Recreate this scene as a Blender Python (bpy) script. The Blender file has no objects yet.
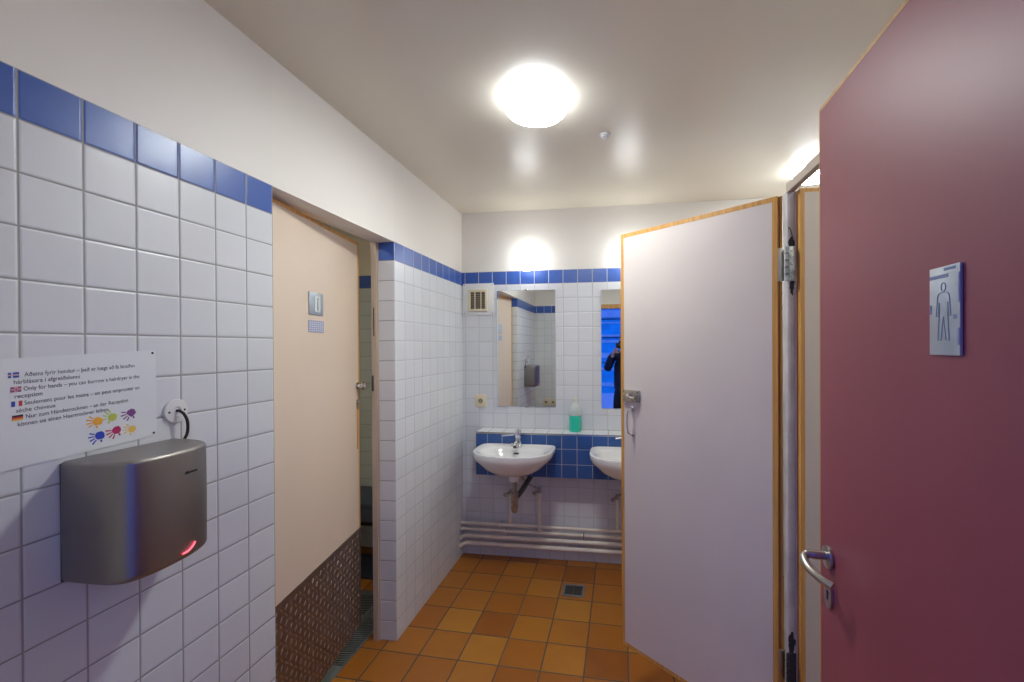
import bpy, bmesh, math, random
from mathutils import Vector, Matrix
random.seed(7)
S = bpy.context.scene
COL = S.collection
PI = math.pi
T = 0.105                      # wall tile pitch
YB = 3.099                     # back wall
YE, YC = 1.317, 2.119          # shower doorway edges on the left wall
CZ = 2.53                      # ceiling
BT, BB = 2.092, 1.995          # blue band top / bottom

# ------------------------------------------------------------------ materials
def newmat(name):
    m = bpy.data.materials.new(name); m.use_nodes = True
    nt = m.node_tree; nt.nodes.clear()
    out = nt.nodes.new('ShaderNodeOutputMaterial')
    b = nt.nodes.new('ShaderNodeBsdfPrincipled')
    nt.links.new(b.outputs[0], out.inputs[0])
    return m, nt, b
class G:
    """tiny node helper"""
    def __init__(s, nt): s.nt = nt; s.L = nt.links
    def n(s, t, **k):
        x = s.nt.nodes.new(t)
        for a, v in k.items(): setattr(x, a, v)
        return x
    def put(s, sock, v):
        if isinstance(v, bpy.types.NodeSocket): s.L.new(v, sock)
        elif v is not None: sock.default_value = v
    def m(s, op, a, b=None, c=None, clamp=False):
        x = s.n('ShaderNodeMath', operation=op, use_clamp=clamp)
        s.put(x.inputs[0], a)
        if b is not None: s.put(x.inputs[1], b)
        if c is not None: s.put(x.inputs[2], c)
        return x.outputs[0]
    def mix(s, f, a, b):
        x = s.n('ShaderNodeMix', data_type='RGBA')
        s.put(x.inputs[0], f); s.put(x.inputs[6], a); s.put(x.inputs[7], b)
        return x.outputs[2]
    def mixf(s, f, a, b):
        x = s.n('ShaderNodeMix', data_type='FLOAT')
        s.put(x.inputs[0], f); s.put(x.inputs[2], a); s.put(x.inputs[3], b)
        return x.outputs[0]
    def smooth(s, v, lo, hi, a=0.0, b=1.0):
        x = s.n('ShaderNodeMapRange', interpolation_type='SMOOTHSTEP')
        s.put(x.inputs[0], v); x.inputs[1].default_value = lo; x.inputs[2].default_value = hi
        x.inputs[3].default_value = a; x.inputs[4].default_value = b
        return x.outputs[0]
    def noise(s, vec, scale, detail=3, rough=.5):
        x = s.n('ShaderNodeTexNoise'); x.inputs['Scale'].default_value = scale
        x.inputs['Detail'].default_value = detail; x.inputs['Roughness'].default_value = rough
        if vec is not None: s.L.new(vec, x.inputs['Vector'])
        return x
    def bump(s, h, strength=.5, dist=.01, prev=None):
        x = s.n('ShaderNodeBump'); x.inputs['Strength'].default_value = strength
        x.inputs['Distance'].default_value = dist; s.L.new(h, x.inputs['Height'])
        if prev is not None: s.L.new(prev, x.inputs['Normal'])
        return x.outputs[0]
def c4(c): return (c[0], c[1], c[2], 1.0)
def plain(name, col, rough=.5, metal=0., spec=.5, var=0., vscale=8., bump=0., bscale=60., coat=0., trans=0., ior=1.45, emit=None, estr=0., aniso=None):
    m, nt, b = newmat(name); g = G(nt)
    b.inputs['Roughness'].default_value = rough; b.inputs['Metallic'].default_value = metal
    b.inputs['Specular IOR Level'].default_value = spec
    b.inputs['Base Color'].default_value = c4(col)
    tc = g.n('ShaderNodeTexCoord').outputs['Object']
    if var:
        nz = g.noise(tc, vscale, 4)
        f = g.smooth(nz.outputs[0], .3, .7)
        g.L.new(g.mix(f, c4([x*(1-var) for x in col]), c4([min(1, x*(1+var*.6)) for x in col])), b.inputs['Base Color'])
    if bump:
        g.L.new(g.bump(g.noise(tc, bscale, 3).outputs[0], bump, .002), b.inputs['Normal'])
    if coat: b.inputs['Coat Weight'].default_value = coat
    if trans: b.inputs['Transmission Weight'].default_value = trans; b.inputs['IOR'].default_value = ior
    if emit: b.inputs['Emission Color'].default_value = c4(emit); b.inputs['Emission Strength'].default_value = estr
    return m

def tile_mat(name, ua, u0, up, va, v0, vp, white, blue=None, paint=None, grout=(.42, .42, .42), g=.0035, rough=.3,
             allblue=False, shear=0., var=.03, paint_rough=.5, wear=0., cellvar=None, blue_from=None):
    """square tiles in world coordinates: axis ua across, va up; a blue band and paint above it on walls"""
    m, nt, b = newmat(name); q = G(nt)
    pos = q.n('ShaderNodeNewGeometry').outputs['Position']
    sp = q.n('ShaderNodeSeparateXYZ'); q.L.new(pos, sp.inputs[0])
    U = sp.outputs['XYZ'.index(ua)]; V = sp.outputs['XYZ'.index(va)]
    if shear: V = q.m('MULTIPLY_ADD', U, shear, V)
    us = q.m('DIVIDE', q.m('SUBTRACT', U, u0), up); vs = q.m('DIVIDE', q.m('SUBTRACT', V, v0), vp)
    fu = q.m('FRACT', us); fv = q.m('FRACT', vs)
    du = q.m('MULTIPLY', q.m('MINIMUM', fu, q.m('SUBTRACT', 1., fu)), up)
    dv = q.m('MULTIPLY', q.m('MINIMUM', fv, q.m('SUBTRACT', 1., fv)), vp)
    d = q.m('MINIMUM', du, dv)
    gm = q.smooth(d, g*.5-.0006, g*.5+.0008)           # 0 in the joint, 1 on the tile
    cell = q.n('ShaderNodeCombineXYZ'); q.L.new(q.m('FLOOR', us), cell.inputs[0]); q.L.new(q.m('FLOOR', vs), cell.inputs[1])
    wn = q.n('ShaderNodeTexWhiteNoise', noise_dimensions='3D'); q.L.new(cell.outputs[0], wn.inputs['Vector'])
    r = wn.outputs['Value']
    nz = q.noise(pos, 9, 5, .6)
    if cellvar:                                        # fired clay: each tile its own tone, cloudy inside
        ramp = q.n('ShaderNodeValToRGB'); el = ramp.color_ramp.elements
        el[0].position = 0.; el[0].color = c4(cellvar[0]); el[1].position = 1.; el[1].color = c4(cellvar[-1])
        for i, cc in enumerate(cellvar[1:-1]):
            e = el.new((i+1)/(len(cellvar)-1)); e.color = c4(cc)
        mixv = q.m('ADD', q.m('MULTIPLY', r, .75), q.m('MULTIPLY', nz.outputs[0], .28))
        q.L.new(mixv, ramp.inputs[0]); tile = ramp.outputs[0]
    else:
        k = q.m('MULTIPLY_ADD', r, var*2, 1-var)
        sc = q.n('ShaderNodeVectorMath', operation='SCALE'); sc.inputs[0].default_value = white; q.L.new(k, sc.inputs[3])
        tile = sc.outputs[0]
        if blue is not None:
            nb = q.noise(pos, 30, 5, .7)
            kb = q.m('ADD', q.m('MULTIPLY', r, .25), q.m('MULTIPLY', nb.outputs[0], .35))
            bl = q.mix(kb, c4([x*.8 for x in blue]), c4([min(1, x*1.35) for x in blue]))
            if allblue: tile = bl
            else:
                isb = q.m('GREATER_THAN', sp.outputs[2], BB)
                tile = q.mix(isb, tile, bl)
    col = q.mix(gm, c4(grout), tile)
    ro = q.mixf(gm, .85, rough)
    bm_h = q.smooth(d, 0., g*.5+.004)
    nrm = q.bump(bm_h, .55, .0022)
    wav = q.noise(pos, 14, 1)
    nrm = q.bump(wav.outputs[0], .12, .004, nrm)
    # every tile is laid a hair out of plane
    if paint is not None:
        isp = q.m('GREATER_THAN', sp.outputs[2], BT)
        pv = q.noise(pos, 3, 3)
        pc = q.mix(pv.outputs[0], c4([x*.97 for x in paint]), c4(paint))
        col = q.mix(isp, col, pc); ro = q.mixf(isp, ro, paint_rough)
        # thin dark line where plaster meets the tiles
        zl = q.m('ABSOLUTE', q.m('SUBTRACT', sp.outputs[2], BT))
        col = q.mix(q.m('MULTIPLY', q.smooth(zl, .0006, .0022, 1., 0.), .55), col, c4((.2, .2, .22)))
        pb = q.noise(pos, 160, 2)
        pn = q.bump(pb.outputs[0], .10, .001)
        mv = q.n('ShaderNodeMix', data_type='VECTOR'); q.L.new(isp, mv.inputs[0]); q.L.new(nrm, mv.inputs[4]); q.L.new(pn, mv.inputs[5])
        nrm = mv.outputs[1]
    q.L.new(col, b.inputs['Base Color']); q.L.new(ro, b.inputs['Roughness']); q.L.new(nrm, b.inputs['Normal'])
    return m

WHITE = (.70, .715, .74); BLUE = (.045, .12, .45); PAINT = (.84, .80, .74); GROUT = (.36, .36, .35)
J0 = 6.535*T
M = {}
M['tile_left'] = tile_mat('glazed tile left', 'Y', J0, T, 'Z', 0, T, WHITE, BLUE, PAINT, GROUT)
GL = (.58, .58, .60)
M['tile_part'] = tile_mat('glazed tile beside shower', 'Y', YC+.002, T, 'Z', 0, T, WHITE, BLUE, PAINT, GL, g=.0045)
M['tile_back'] = tile_mat('glazed tile back', 'X', .0245, T, 'Z', 0, T, WHITE, BLUE, PAINT, GL, g=.0045)
M['tile_end'] = tile_mat('glazed tile reveal', 'X', -.104, T*.999, 'Z', 0, T, WHITE, BLUE, PAINT, GROUT)
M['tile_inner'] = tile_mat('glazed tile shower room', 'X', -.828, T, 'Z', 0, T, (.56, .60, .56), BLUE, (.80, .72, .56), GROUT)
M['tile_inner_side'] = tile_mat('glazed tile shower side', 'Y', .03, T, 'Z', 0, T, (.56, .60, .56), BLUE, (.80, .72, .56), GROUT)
M['tile_right'] = tile_mat('glazed tile right', 'Y', .03, T, 'Z', 0, T, WHITE, BLUE, PAINT, GROUT)
M['tile_box'] = tile_mat('blue tile ledge front', 'X', .031, T, 'Z', .734-7*T, T, WHITE, (.035, .105, .33), None, (.45, .46, .48), allblue=True)
M['tile_box_side'] = tile_mat('blue tile ledge side', 'Y', 2.939, T, 'Z', .734-7*T, T, WHITE, (.035, .105, .33), None, (.45, .46, .48), allblue=True)
M['tile_ledge'] = tile_mat('white tile ledge top', 'X', .031, T, 'Y', 2.925, .2, (.78, .79, .80), None, None, GROUT)
M['floor'] = tile_mat('orange clay floor tile', 'X', .161, .2072, 'Y', .045, .2, (.4, .2, .05), None, None, (.09, .065, .05), g=.007,
                      rough=.38, shear=.03, cellvar=[(.24, .072, .009), (.38, .122, .013), (.42, .148, .016), (.54, .235, .026)])

def ceiling_mat():
    m, nt, b = newmat('satin cream ceiling paint'); g = G(nt)
    pos = g.n('ShaderNodeNewGeometry').outputs['Position']
    nz = g.noise(pos, 1.6, 3)
    g.L.new(g.mix(nz.outputs[0], c4((.76, .69, .56)), c4((.80, .73, .60))), b.inputs['Base Color'])
    b.inputs['Roughness'].default_value = .27
    g.L.new(g.bump(g.noise(pos, 90, 2).outputs[0], .06, .001), b.inputs['Normal'])
    return m
M['ceiling'] = ceiling_mat()

def wood(name, a, b_, rough=.45, scale=1.0, axis='Z'):
    m, nt, b = newmat(name); g = G(nt)
    tc = g.n('ShaderNodeTexCoord').outputs['Object']
    mp = g.n('ShaderNodeMapping'); g.L.new(tc, mp.inputs[0])
    s = [60*scale]*3; s['XYZ'.index(axis)] = 3*scale; mp.inputs['Scale'].default_value = s
    nz = g.noise(mp.outputs[0], 1, 4, .6)
    g.L.new(g.mix(g.smooth(nz.outputs[0], .3, .7), c4(a), c4(b_)), b.inputs['Base Color'])
    b.inputs['Roughness'].default_value = rough
    return m
M['pine'] = wood('lacquered pine edging', (.56, .27, .06), (.74, .40, .11))
M['pine_beige'] = wood('worn painted frame wood', (.52, .42, .32), (.62, .52, .41))
M['beige'] = plain('beige laminate door', (.74, .60, .47), .38, var=.03, vscale=2)
M['maroon'] = plain('maroon satin door paint', (.31, .066, .085), .44, spec=.5, var=.05, vscale=3, bump=.04, bscale=25)
M['laminate'] = plain('white laminate door', (.74, .66, .61), .42, var=.025, vscale=3)
M['cream_panel'] = plain('cream laminate door', (.66, .58, .47), .45, var=.03, vscale=3)
M['post_paint'] = plain('chipped white post paint', (.60, .58, .57), .5, var=.18, vscale=9)
M['rail'] = plain('painted beige rail', (.55, .47, .38), .5, var=.08)
M['chrome'] = plain('chrome', (.78, .78, .78), .12, 1.)
M['chrome_old'] = plain('worn chrome', (.45, .44, .42), .28, 1., var=.3, vscale=40)
M['steel'] = plain('brushed steel handle', (.52, .50, .47), .28, 1.)
M['galv'] = plain('dirty galvanised steel', (.42, .45, .46), .4, 1., var=.45, vscale=60)
M['dirt'] = plain('black grime', (.03, .03, .035), .8)
M['ceramic'] = plain('white glazed ceramic', (.84, .84, .83), .12, coat=.4)
M['plastic_w'] = plain('white plastic', (.78, .78, .76), .4)
M['plastic_c'] = plain('cream plastic', (.76, .66, .46), .35)
M['slot'] = plain('dark recess', (.05, .045, .04), .7)
M['mirror'] = plain('silvered mirror glass', (.86, .90, .88), .015, 1.)
M['pipe'] = plain('cream painted pipe', (.86, .79, .68), .35, var=.05)
M['rubber'] = plain('black rubber', (.02, .02, .022), .45)
M['paper'] = plain('white laminated paper', (.76, .78, .80), .32)
M['ink'] = plain('dark grey ink', (.05, .05, .07), .5)
M['alu'] = plain('etched aluminium sign', (.50, .56, .60), .32, .6, var=.1, vscale=20)
M['bluetape'] = plain('blue film remnant', (.22, .27, .42), .5)
M['signgrey'] = plain('engraved grey line', (.26, .31, .34), .5)
M['kick'] = plain('tread plate bronze brown metal', (.25, .185, .15), .38, .75, var=.15, vscale=20)
M['tread'] = plain('lit tread plate bars', (.40, .325, .285), .33, .8)  # lighter than the plate: light on the raised bars put into their colour
M['drain'] = plain('galvanised drain grating', (.33, .38, .40), .4, .8)
M['drain_dark'] = plain('dark drain steel', (.10, .10, .10), .5, .6)
M['bench'] = plain('dark slate blue bench board', (.055, .075, .11), .5)
M['lamp_base'] = plain('white lamp base', (.80, .80, .80), .4)
def emitter(name, col, s):
    m, nt, b = newmat(name)
    b.inputs['Base Color'].default_value = (.8, .8, .8, 1)
    b.inputs['Emission Color'].default_value = c4(col); b.inputs['Emission Strength'].default_value = s
    b.inputs['Roughness'].default_value = .3
    return m
M['lamp'] = emitter('opal lamp glowing', (.95, 1.0, .985), 68.)
M['lamp_side'] = emitter('opal lamp rim', (.84, .92, 1.0), 10.)
M['lamp_added'] = emitter('added opal lamp glow', (.97, 1.0, .95), 34.)
M['globe'] = emitter('opal globe glowing', (.94, .98, 1.0), 4.0)
M['warm'] = emitter('added warm lamp glow', (1., .92, .74), 38.)
M['led'] = emitter('red indicator light', (1., .012, .05), 1.0)
M['soap_plastic'] = plain('translucent white bottle plastic', (.80, .86, .83), .3, trans=.35)
M['soap'] = plain('green liquid soap', (.02, .62, .42), .2, coat=.5)
M['snow'] = plain('trodden snow', (.80, .82, .86), .7, var=.05, vscale=1.5, bump=.6, bscale=6)
M['clad_light'] = plain('pale cladding board', (.90, .90, .90), .6, var=.1)
M['clad'] = plain('twilight tinted cladding board', (.06, .70, .95), .6, var=.15, vscale=4)  # twilight blue put into the board colour so the reflection stays saturated
M['clad_dark'] = plain('dark board gap', (.08, .09, .12), .6)
M['skin'] = plain('skin', (.62, .40, .30), .5)
M['hair'] = plain('dark brown hair', (.03, .02, .015), .6)
M['jacket'] = plain('dark navy jacket', (.012, .016, .035), .7, var=.2, bump=.3, bscale=40)
M['trousers'] = plain('black trousers', (.008, .008, .012), .8)
M['shoe'] = plain('black shoe leather', (.015, .012, .012), .4)
M['camera_black'] = plain('black camera body', (.02, .02, .02), .4)
M['glass'] = plain('lens glass', (.02, .02, .04), .05, coat=1.)

def dryer_mat():
    m, nt, b = newmat('brushed steel dryer casing'); g = G(nt)
    tc = g.n('ShaderNodeTexCoord').outputs['Object']
    mp = g.n('ShaderNodeMapping'); g.L.new(tc, mp.inputs[0]); mp.inputs['Scale'].default_value = (8, 8, 600)
    nz = g.noise(mp.outputs[0], 1, 2)
    b.inputs['Base Color'].default_value = (.33, .31, .295, 1); b.inputs['Metallic'].default_value = 1.
    g.L.new(g.m('MULTIPLY_ADD', nz.outputs[0], .12, .36), b.inputs['Roughness'])
    g.L.new(g.bump(nz.outputs[0], .05, .0005), b.inputs['Normal'])
    return m
M['dryer'] = dryer_mat()

# ------------------------------------------------------------------ mesh helpers
def box(bm, x0, x1, y0, y1, z0, z1, bev=0., seg=2, mat=None):
    r = bmesh.ops.create_cube(bm, size=1)
    vs = r['verts']
    for v in vs:
        v.co = Vector(((x0+x1)/2+v.co.x*(x1-x0), (y0+y1)/2+v.co.y*(y1-y0), (z0+z1)/2+v.co.z*(z1-z0)))
    if bev:
        es = list({e for v in vs for e in v.link_edges})
        bmesh.ops.bevel(bm, geom=es, offset=bev, segments=seg, affect='EDGES', profile=.6)
    return bm
def nb(): return bmesh.new()
def B(*a, **k): return box(nb(), *a, **k)
def frame_of(d):
    d = d.normalized(); a = Vector((0, 0, 1)) if abs(d.z) < .9 else Vector((1, 0, 0))
    u = d.cross(a).normalized(); return u, d.cross(u).normalized()
def tube(bm, pts, r, seg=16, caps=True, radii=None):
    pts = [Vector(p) for p in pts]; n = len(pts); rings = []
    u = None
    for i, p in enumerate(pts):
        t = (pts[min(i+1, n-1)]-pts[max(i-1, 0)]).normalized()
        if u is None: u, w = frame_of(t)
        else:
            u = (u-t*u.dot(t)).normalized(); w = t.cross(u)
        rr = radii[i] if radii else r
        rings.append([bm.verts.new(p+(u*math.cos(a)+w*math.sin(a))*rr) for a in [2*PI*k/seg for k in range(seg)]])
    for a, b in zip(rings, rings[1:]):
        for k in range(seg): bm.faces.new((a[k], a[(k+1) % seg], b[(k+1) % seg], b[k]))
    if caps:
        bm.faces.new(rings[0][::-1]); bm.faces.new(rings[-1])
    return bm
def curve(pts, n=8):
    """Catmull-Rom through pts"""
    P = [Vector(p) for p in pts]; P = [P[0]*2-P[1]]+P+[P[-1]*2-P[-2]]; out = []
    for i in range(1, len(P)-2):
        for k in range(n):
            t = k/n; a, b, c, d = P[i-1:i+3]
            out.append(.5*((2*b)+(c-a)*t+(2*a-5*b+4*c-d)*t*t+(3*b-a-3*c+d)*t**3))
    out.append(P[-2]); return out
def lathe(bm, prof, c=(0, 0, 0), axis='Z', seg=32, flip=1):
    c = Vector(c); rings = []
    for r, h in prof:
        ring = []
        for k in range(seg):
            a = 2*PI*k/seg; x, y = r*math.cos(a), r*math.sin(a)
            v = {'Z': Vector((x, y, h*flip)), 'X': Vector((h*flip, x, y)), 'Y': Vector((x, h*flip, y))}[axis]
            ring.append(bm.verts.new(c+v))
        rings.append(ring)
    for a, b in zip(rings, rings[1:]):
        for k in range(seg): bm.faces.new((a[k], a[(k+1) % seg], b[(k+1) % seg], b[k]))
    bm.faces.new(rings[0]); bm.faces.new(rings[-1])
    return bm
def prism(bm, poly, h0, h1, fn):
    """extrude a 2-D polygon; fn(u, v, h) -> point"""
    a = [bm.verts.new(fn(u, v, h0)) for u, v in poly]; b = [bm.verts.new(fn(u, v, h1)) for u, v in poly]
    bm.faces.new(a); bm.faces.new(b[::-1]); n = len(poly)
    for k in range(n): bm.faces.new((a[k], b[k], b[(k+1) % n], a[(k+1) % n]))
    return bm
def finish(name, bm, mat, smooth=35):
    bmesh.ops.remove_doubles(bm, verts=bm.verts, dist=1e-6)
    bmesh.ops.recalc_face_normals(bm, faces=bm.faces)
    me = bpy.data.meshes.new(name); bm.to_mesh(me); bm.free()
    if smooth:
        me.shade_smooth(); me.set_sharp_from_angle(angle=math.radians(smooth))
    me.materials.append(mat)
    return me
ORI = {}
def rootmat(o):
    return Matrix.Translation(o.location) @ Matrix.Rotation(o.rotation_euler.z, 4, 'Z')
def gm(o):
    m = rootmat(o)
    while o.parent: o = o.parent; m = rootmat(o) @ m
    return m
def obj(name, bm, mat, parent=None, world=True, origin=None, smooth=35):
    """link one mesh. world: vertices are given in room coordinates (else in the parent's frame)"""
    if parent is not None and world: bm.transform(gm(parent).inverted())
    if parent is None and origin is not None: bm.transform(Matrix.Translation(-Vector(origin)))
    o = bpy.data.objects.new(name, finish(name, bm, mat, smooth)); COL.objects.link(o)
    if parent is not None: o.parent = parent
    elif origin is not None: o.location = origin
    return o
def tag(o, label=None, cat=None, group=None, kind=None):
    if label: o['label'] = label
    if cat: o['category'] = cat
    if group: o['group'] = group
    if kind: o['kind'] = kind
    return o
def thing(name, loc, label, cat, rz=0., group=None, kind=None):
    o = bpy.data.objects.new(name, None); COL.objects.link(o)
    o.location = loc; o.rotation_euler = (0, 0, rz); o.empty_display_size = .05
    return tag(o, label, cat, group, kind)
def copy_tree(o, parent=None):
    kids = [c for c in bpy.data.objects if c.parent == o]
    c = o.copy(); COL.objects.link(c); c.parent = parent
    for k in kids: copy_tree(k, c)
    return c
def struct(name, bm, mat, parent=None, smooth=35, label=None):
    o = obj(name, bm, mat, parent, smooth=smooth)
    if parent is None: o['kind'] = 'structure'
    if label: o['label'] = label
    return o

# ------------------------------------------------------------------ setting
XR = 2.95                      # right wall behind the cubicles
XI = -1.45                     # far wall of the shower room
RY0, RY1 = .18, .30            # entrance wall
DX0, DX1, DZ = .56, 1.64, 2.10 # entrance opening
struct('floor', B(XI-.1, XR+.1, RY0, YB+.1, -.12, 0), M['floor'], label='orange clay tiled floor with dark joints')
struct('ceiling', B(XI-.1, XR+.1, RY0, YB+.1, CZ, CZ+.1), M['ceiling'], label='satin cream painted ceiling')
WT = .124
bm = nb()
box(bm, -WT, 0, RY1, YE, 0, CZ)
w = struct('wall_left', bm, M['tile_left'], label='white tiled wall with a blue tile row, carrying the hand dryer')
w.data.materials.append(M['tile_end'])
for p in w.data.polygons:
    if abs(p.normal.y) > .5: p.material_index = 1
struct('wall_left_header', B(-WT, 0, YE, YC, BT, CZ), plain('off white header paint', PAINT, .5))
bm = nb(); box(bm, -.094, 0, YC, YB, 0, CZ)
w = struct('wall_shower', bm, M['tile_part'], label='white tiled partition wall between the shower doorway and the basins')
w.data.materials.append(M['tile_end'])
for p in w.data.polygons:
    if abs(p.normal.y) > .5: p.material_index = 1
struct('wall_back', B(XI-.1, XR+.1, YB, YB+.1, 0, CZ), M['tile_back'], label='white tiled back wall behind the basins')
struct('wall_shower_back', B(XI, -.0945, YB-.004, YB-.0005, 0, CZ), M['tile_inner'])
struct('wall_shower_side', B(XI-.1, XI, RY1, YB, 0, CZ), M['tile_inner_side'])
struct('wall_right', B(XR, XR+.1, RY1, YB, 0, CZ), M['tile_right'])
bm = nb()
box(bm, XI-.1, DX0, RY0, RY1, 0, CZ); box(bm, DX1, XR+.1, RY0, RY1, 0, CZ); box(bm, DX0, DX1, RY0, RY1, DZ, CZ)
struct('wall_entrance', bm, M['tile_back'], label='tiled wall around the entrance doorway')
# entrance frame
bm = nb()
box(bm, DX0-.0, DX0+.045, RY0-.01, RY1+.012, 0, DZ); box(bm, DX1-.012, DX1+.035, RY0-.01, RY1+.012, 0, DZ)
box(bm, DX0, DX1, RY0-.01, RY1+.012, DZ-.055, DZ-.0005)
struct('trim_1', bm, M['pine'], label='orange pine frame around the entrance')
# shower doorway frame
bm = nb()
box(bm, -.124, -.0945, YC-.012, YC+.05, 0, BT-.001); box(bm, -.0945, -.088, YC-.006, YC-.0005, 0, BT-.001)
tr = struct('trim_2', bm, M['pine_beige'], label='worn beige wooden jamb of the shower door')
obj('strike_plate', B(-.1225, -.112, YC-.016, YC-.0115, 1.312, 1.394, bev=.001), M['drain_dark'], tr)
bm = nb(); box(bm, -.112, -.107, YC-.0145, YC-.0115, 1.60, 1.75, bev=.001); obj('worn_gouge', bm, M['slot'], tr)
bm = nb(); box(bm, -.124, -.0945, YE+.0005, YE+.012, 0, BT-.001)
struct('trim_3', bm, M['pine_beige'])

# ------------------------------------------------------------------ doors helper (leaf along +x, seen face at y=0 side, z up)
def leaf_door(root, w, h0, h1, th, face, edge, lip, side=-1):
    """core panel with a wooden lipping proud on all four edges; local frame"""
    a, b = (0, th) if side == -1 else (-th, 0)
    core = B(lip, w-lip, a+.0006, b-.0006, h0+lip, h1-lip)
    obj('door_panel', core, face, root, world=False)
    bm = nb()
    box(bm, 0, lip, a, b, h0, h1); box(bm, w-lip, w, a, b, h0, h1)
    box(bm, lip, w-lip, a, b, h0, h0+lip); box(bm, lip, w-lip, a, b, h1-lip, h1)
    obj('edging', bm, edge, root, world=False)

# door_2 : beige shower door, hinged at the near jamb, standing slightly open
hx, hy = -.062, 1.345; lx, ly = -.178, 2.083
a2 = math.atan2(ly-hy, lx-hx); W2 = math.hypot(lx-hx, ly-hy)
d2 = thing('door_2', (hx, hy, 0), 'beige shower door with metal tread plate along its foot', None, a2, kind='structure')
leaf_door(d2, W2, .105, 2.083, .04, M['beige'], M['pine'], .014)
# local: x along leaf, visible face at y=0 (room side is -y)
bm = nb(); box(bm, .004, W2-.004, -.0025, 0, .107, .607)
k = obj('kick_plate', bm, M['kick'], d2, world=False)
bm = nb(); n = 0
sx, sz = .030, .030
for i in range(int(W2/sx)):
    for j in range(int(.50/sz)):
        cx, cz = .02+i*sx, .122+j*sz; an = (PI/4 if (i+j) % 2 else -PI/4)*.8+PI/2
        L, r = .0125, .0034
        ca, sa = math.cos(an), math.sin(an)
        pts = [(L, 0), (L*.4, r), (-L*.4, r), (-L, 0), (-L*.4, -r), (L*.4, -r)]
        base = [bm.verts.new((cx+u*ca-v*sa, -.0024, cz+u*sa+v*ca)) for u, v in pts]
        t0 = bm.verts.new((cx+L*.4*ca, -.0050, cz+L*.4*sa)); t1 = bm.verts.new((cx-L*.4*ca, -.0050, cz-L*.4*sa))
        for f in ((0, 1, 't0'), (1, 2, 't1', 't0'), (2, 3, 't1'), (3, 4, 't1'), (4, 5, 't0', 't1'), (5, 0, 't0')):
            bm.faces.new([base[q] if isinstance(q, int) else (t0 if q == 't0' else t1) for q in f])
obj('tread_pattern', bm, M['tread'], k, world=False, smooth=0)
# sign plate with shower pictogram, small mosaic label below
s = obj('sign_plate', B(.277, .388, -.004, 0, 1.680, 1.775, bev=.0015), M['alu'], d2, world=False)
bm = nb(); box(bm, .318, .362, -.0052, -.0035, 1.692, 1.762); obj('sign_panel', bm, plain('pale sign face', (.62, .66, .66), .4), s, world=False)
bm = nb()
lathe(bm, [(.0045, 0), (.0045, .001)], (.340, -.0062, 1.748), 'Y', 12)
box(bm, .3375, .3425, -.0062, -.005, 1.720, 1.742); box(bm, .337, .3393, -.0062, -.005, 1.70, 1.72); box(bm, .3407, .343, -.0062, -.005, 1.70, 1.72)
obj('pictogram', bm, M['signgrey'], s, world=False)
s = obj('info_sticker', B(.276, .395, -.0012, 0, 1.607, 1.656), plain('blue print sticker', (.30, .33, .52), .4), d2, world=False)
bm = nb()
for i in range(7):
    for j in range(5): box(bm, .281+i*.016, .293+i*.016, -.0018, -.001, 1.611+j*.0088, 1.616+j*.0088)
obj('sticker_print', bm, plain('pale sticker print', (.60, .62, .66), .5), s, world=False)
# knob, keyhole escutcheon
kb = lathe(nb(), [(.019, 0), (.019, .004), (.009, .007), (.009, .018), (.017, .024), (.021, .034), (.018, .044), (.008, .049)], (W2-.030, 0, 1.344), 'Y', 24, -1)
obj('door_knob', kb, M['chrome'], d2, world=False)
bm = nb(); box(bm, W2-.037, W2-.022, -.004, 0, 1.225, 1.275, bev=.002)
lathe(bm, [(.0055, 0), (.0055, .010), (.003, .012)], (W2-.0295, -.003, 1.262), 'Y', 12, -1)
obj('lock_cylinder', bm, M['chrome_old'], d2, world=False)
obj('lock_plate', B(W2-.033, W2-.026, -.003, 0, 1.02, 1.225, bev=.001), M['pine'], d2, world=False)

# door_1 : maroon entrance door
hx, hy = 1.600, .24; lx, ly = 1.625, 1.093
a1 = math.atan2(ly-hy, lx-hx); W1 = math.hypot(lx-hx, ly-hy)
d1 = thing('door_1', (hx, hy, 0), 'maroon entrance door with pictogram sign and lever handle', None, a1, kind='structure')
# local +y points to -X world (towards the room); body lies at y<0
obj('door_panel', B(.007, W1-.004, -.0395, -.0005, .008+.006, 2.083), M['maroon'], d1, world=False)
bm = nb(); h0, h1 = .008, 2.09
box(bm, 0, .007, -.04, 0, h0, h1); box(bm, W1-.004, W1, -.04, 0, h0, h1); box(bm, .007, W1-.004, -.04, 0, h0, h0+.006); box(bm, .007, W1-.004, -.04, 0, h1-.007, h1)
obj('edging', bm, M['pine'], d1, world=False)
# sign: x from hinge = W1 - distance from leading edge
s0, s1 = W1-.448, W1-.388
sg = obj('sign_plate', B(s0, s1, 0, .0035, 1.529, 1.652, bev=.0008), M['alu'], d1, world=False)
def man(bm, cx, z0, H, y0, y1):
    def F(u, v, h): return Vector((cx+u*H, h, z0+v*H))
    # outlined standing figure drawn as thin strokes
    def stroke(pts, w=.010, closed=False):
        P = [Vector((u, v, 0)) for u, v in pts]
        if closed: P = P+[P[0]]
        for a, b in zip(P, P[1:]):
            d = (b-a); 
            if d.length < 1e-6: continue
            n_ = Vector((-d.y, d.x, 0)).normalized()*w/2; e = d.normalized()*w*.3
            q = [a-e+n_, b+e+n_, b+e-n_, a-e-n_]
            prism(bm, [(p.x, p.y) for p in q], y0, y1, F)
    stroke([(.055*math.cos(t)*1., .92+.075*math.sin(t)) for t in [2*PI*k/14 for k in range(14)]], closed=True)
    half = [(.035, .83), (.10, .82), (.135, .78), (.15, .70), (.175, .43), (.125, .43), (.105, .66), (.10, .50), (.135, .02), (.065, .02), (.0, .42)]
    stroke(half); stroke([(-u, v) for u, v in half]); stroke([(-.035, .83), (.035, .83)])
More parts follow.
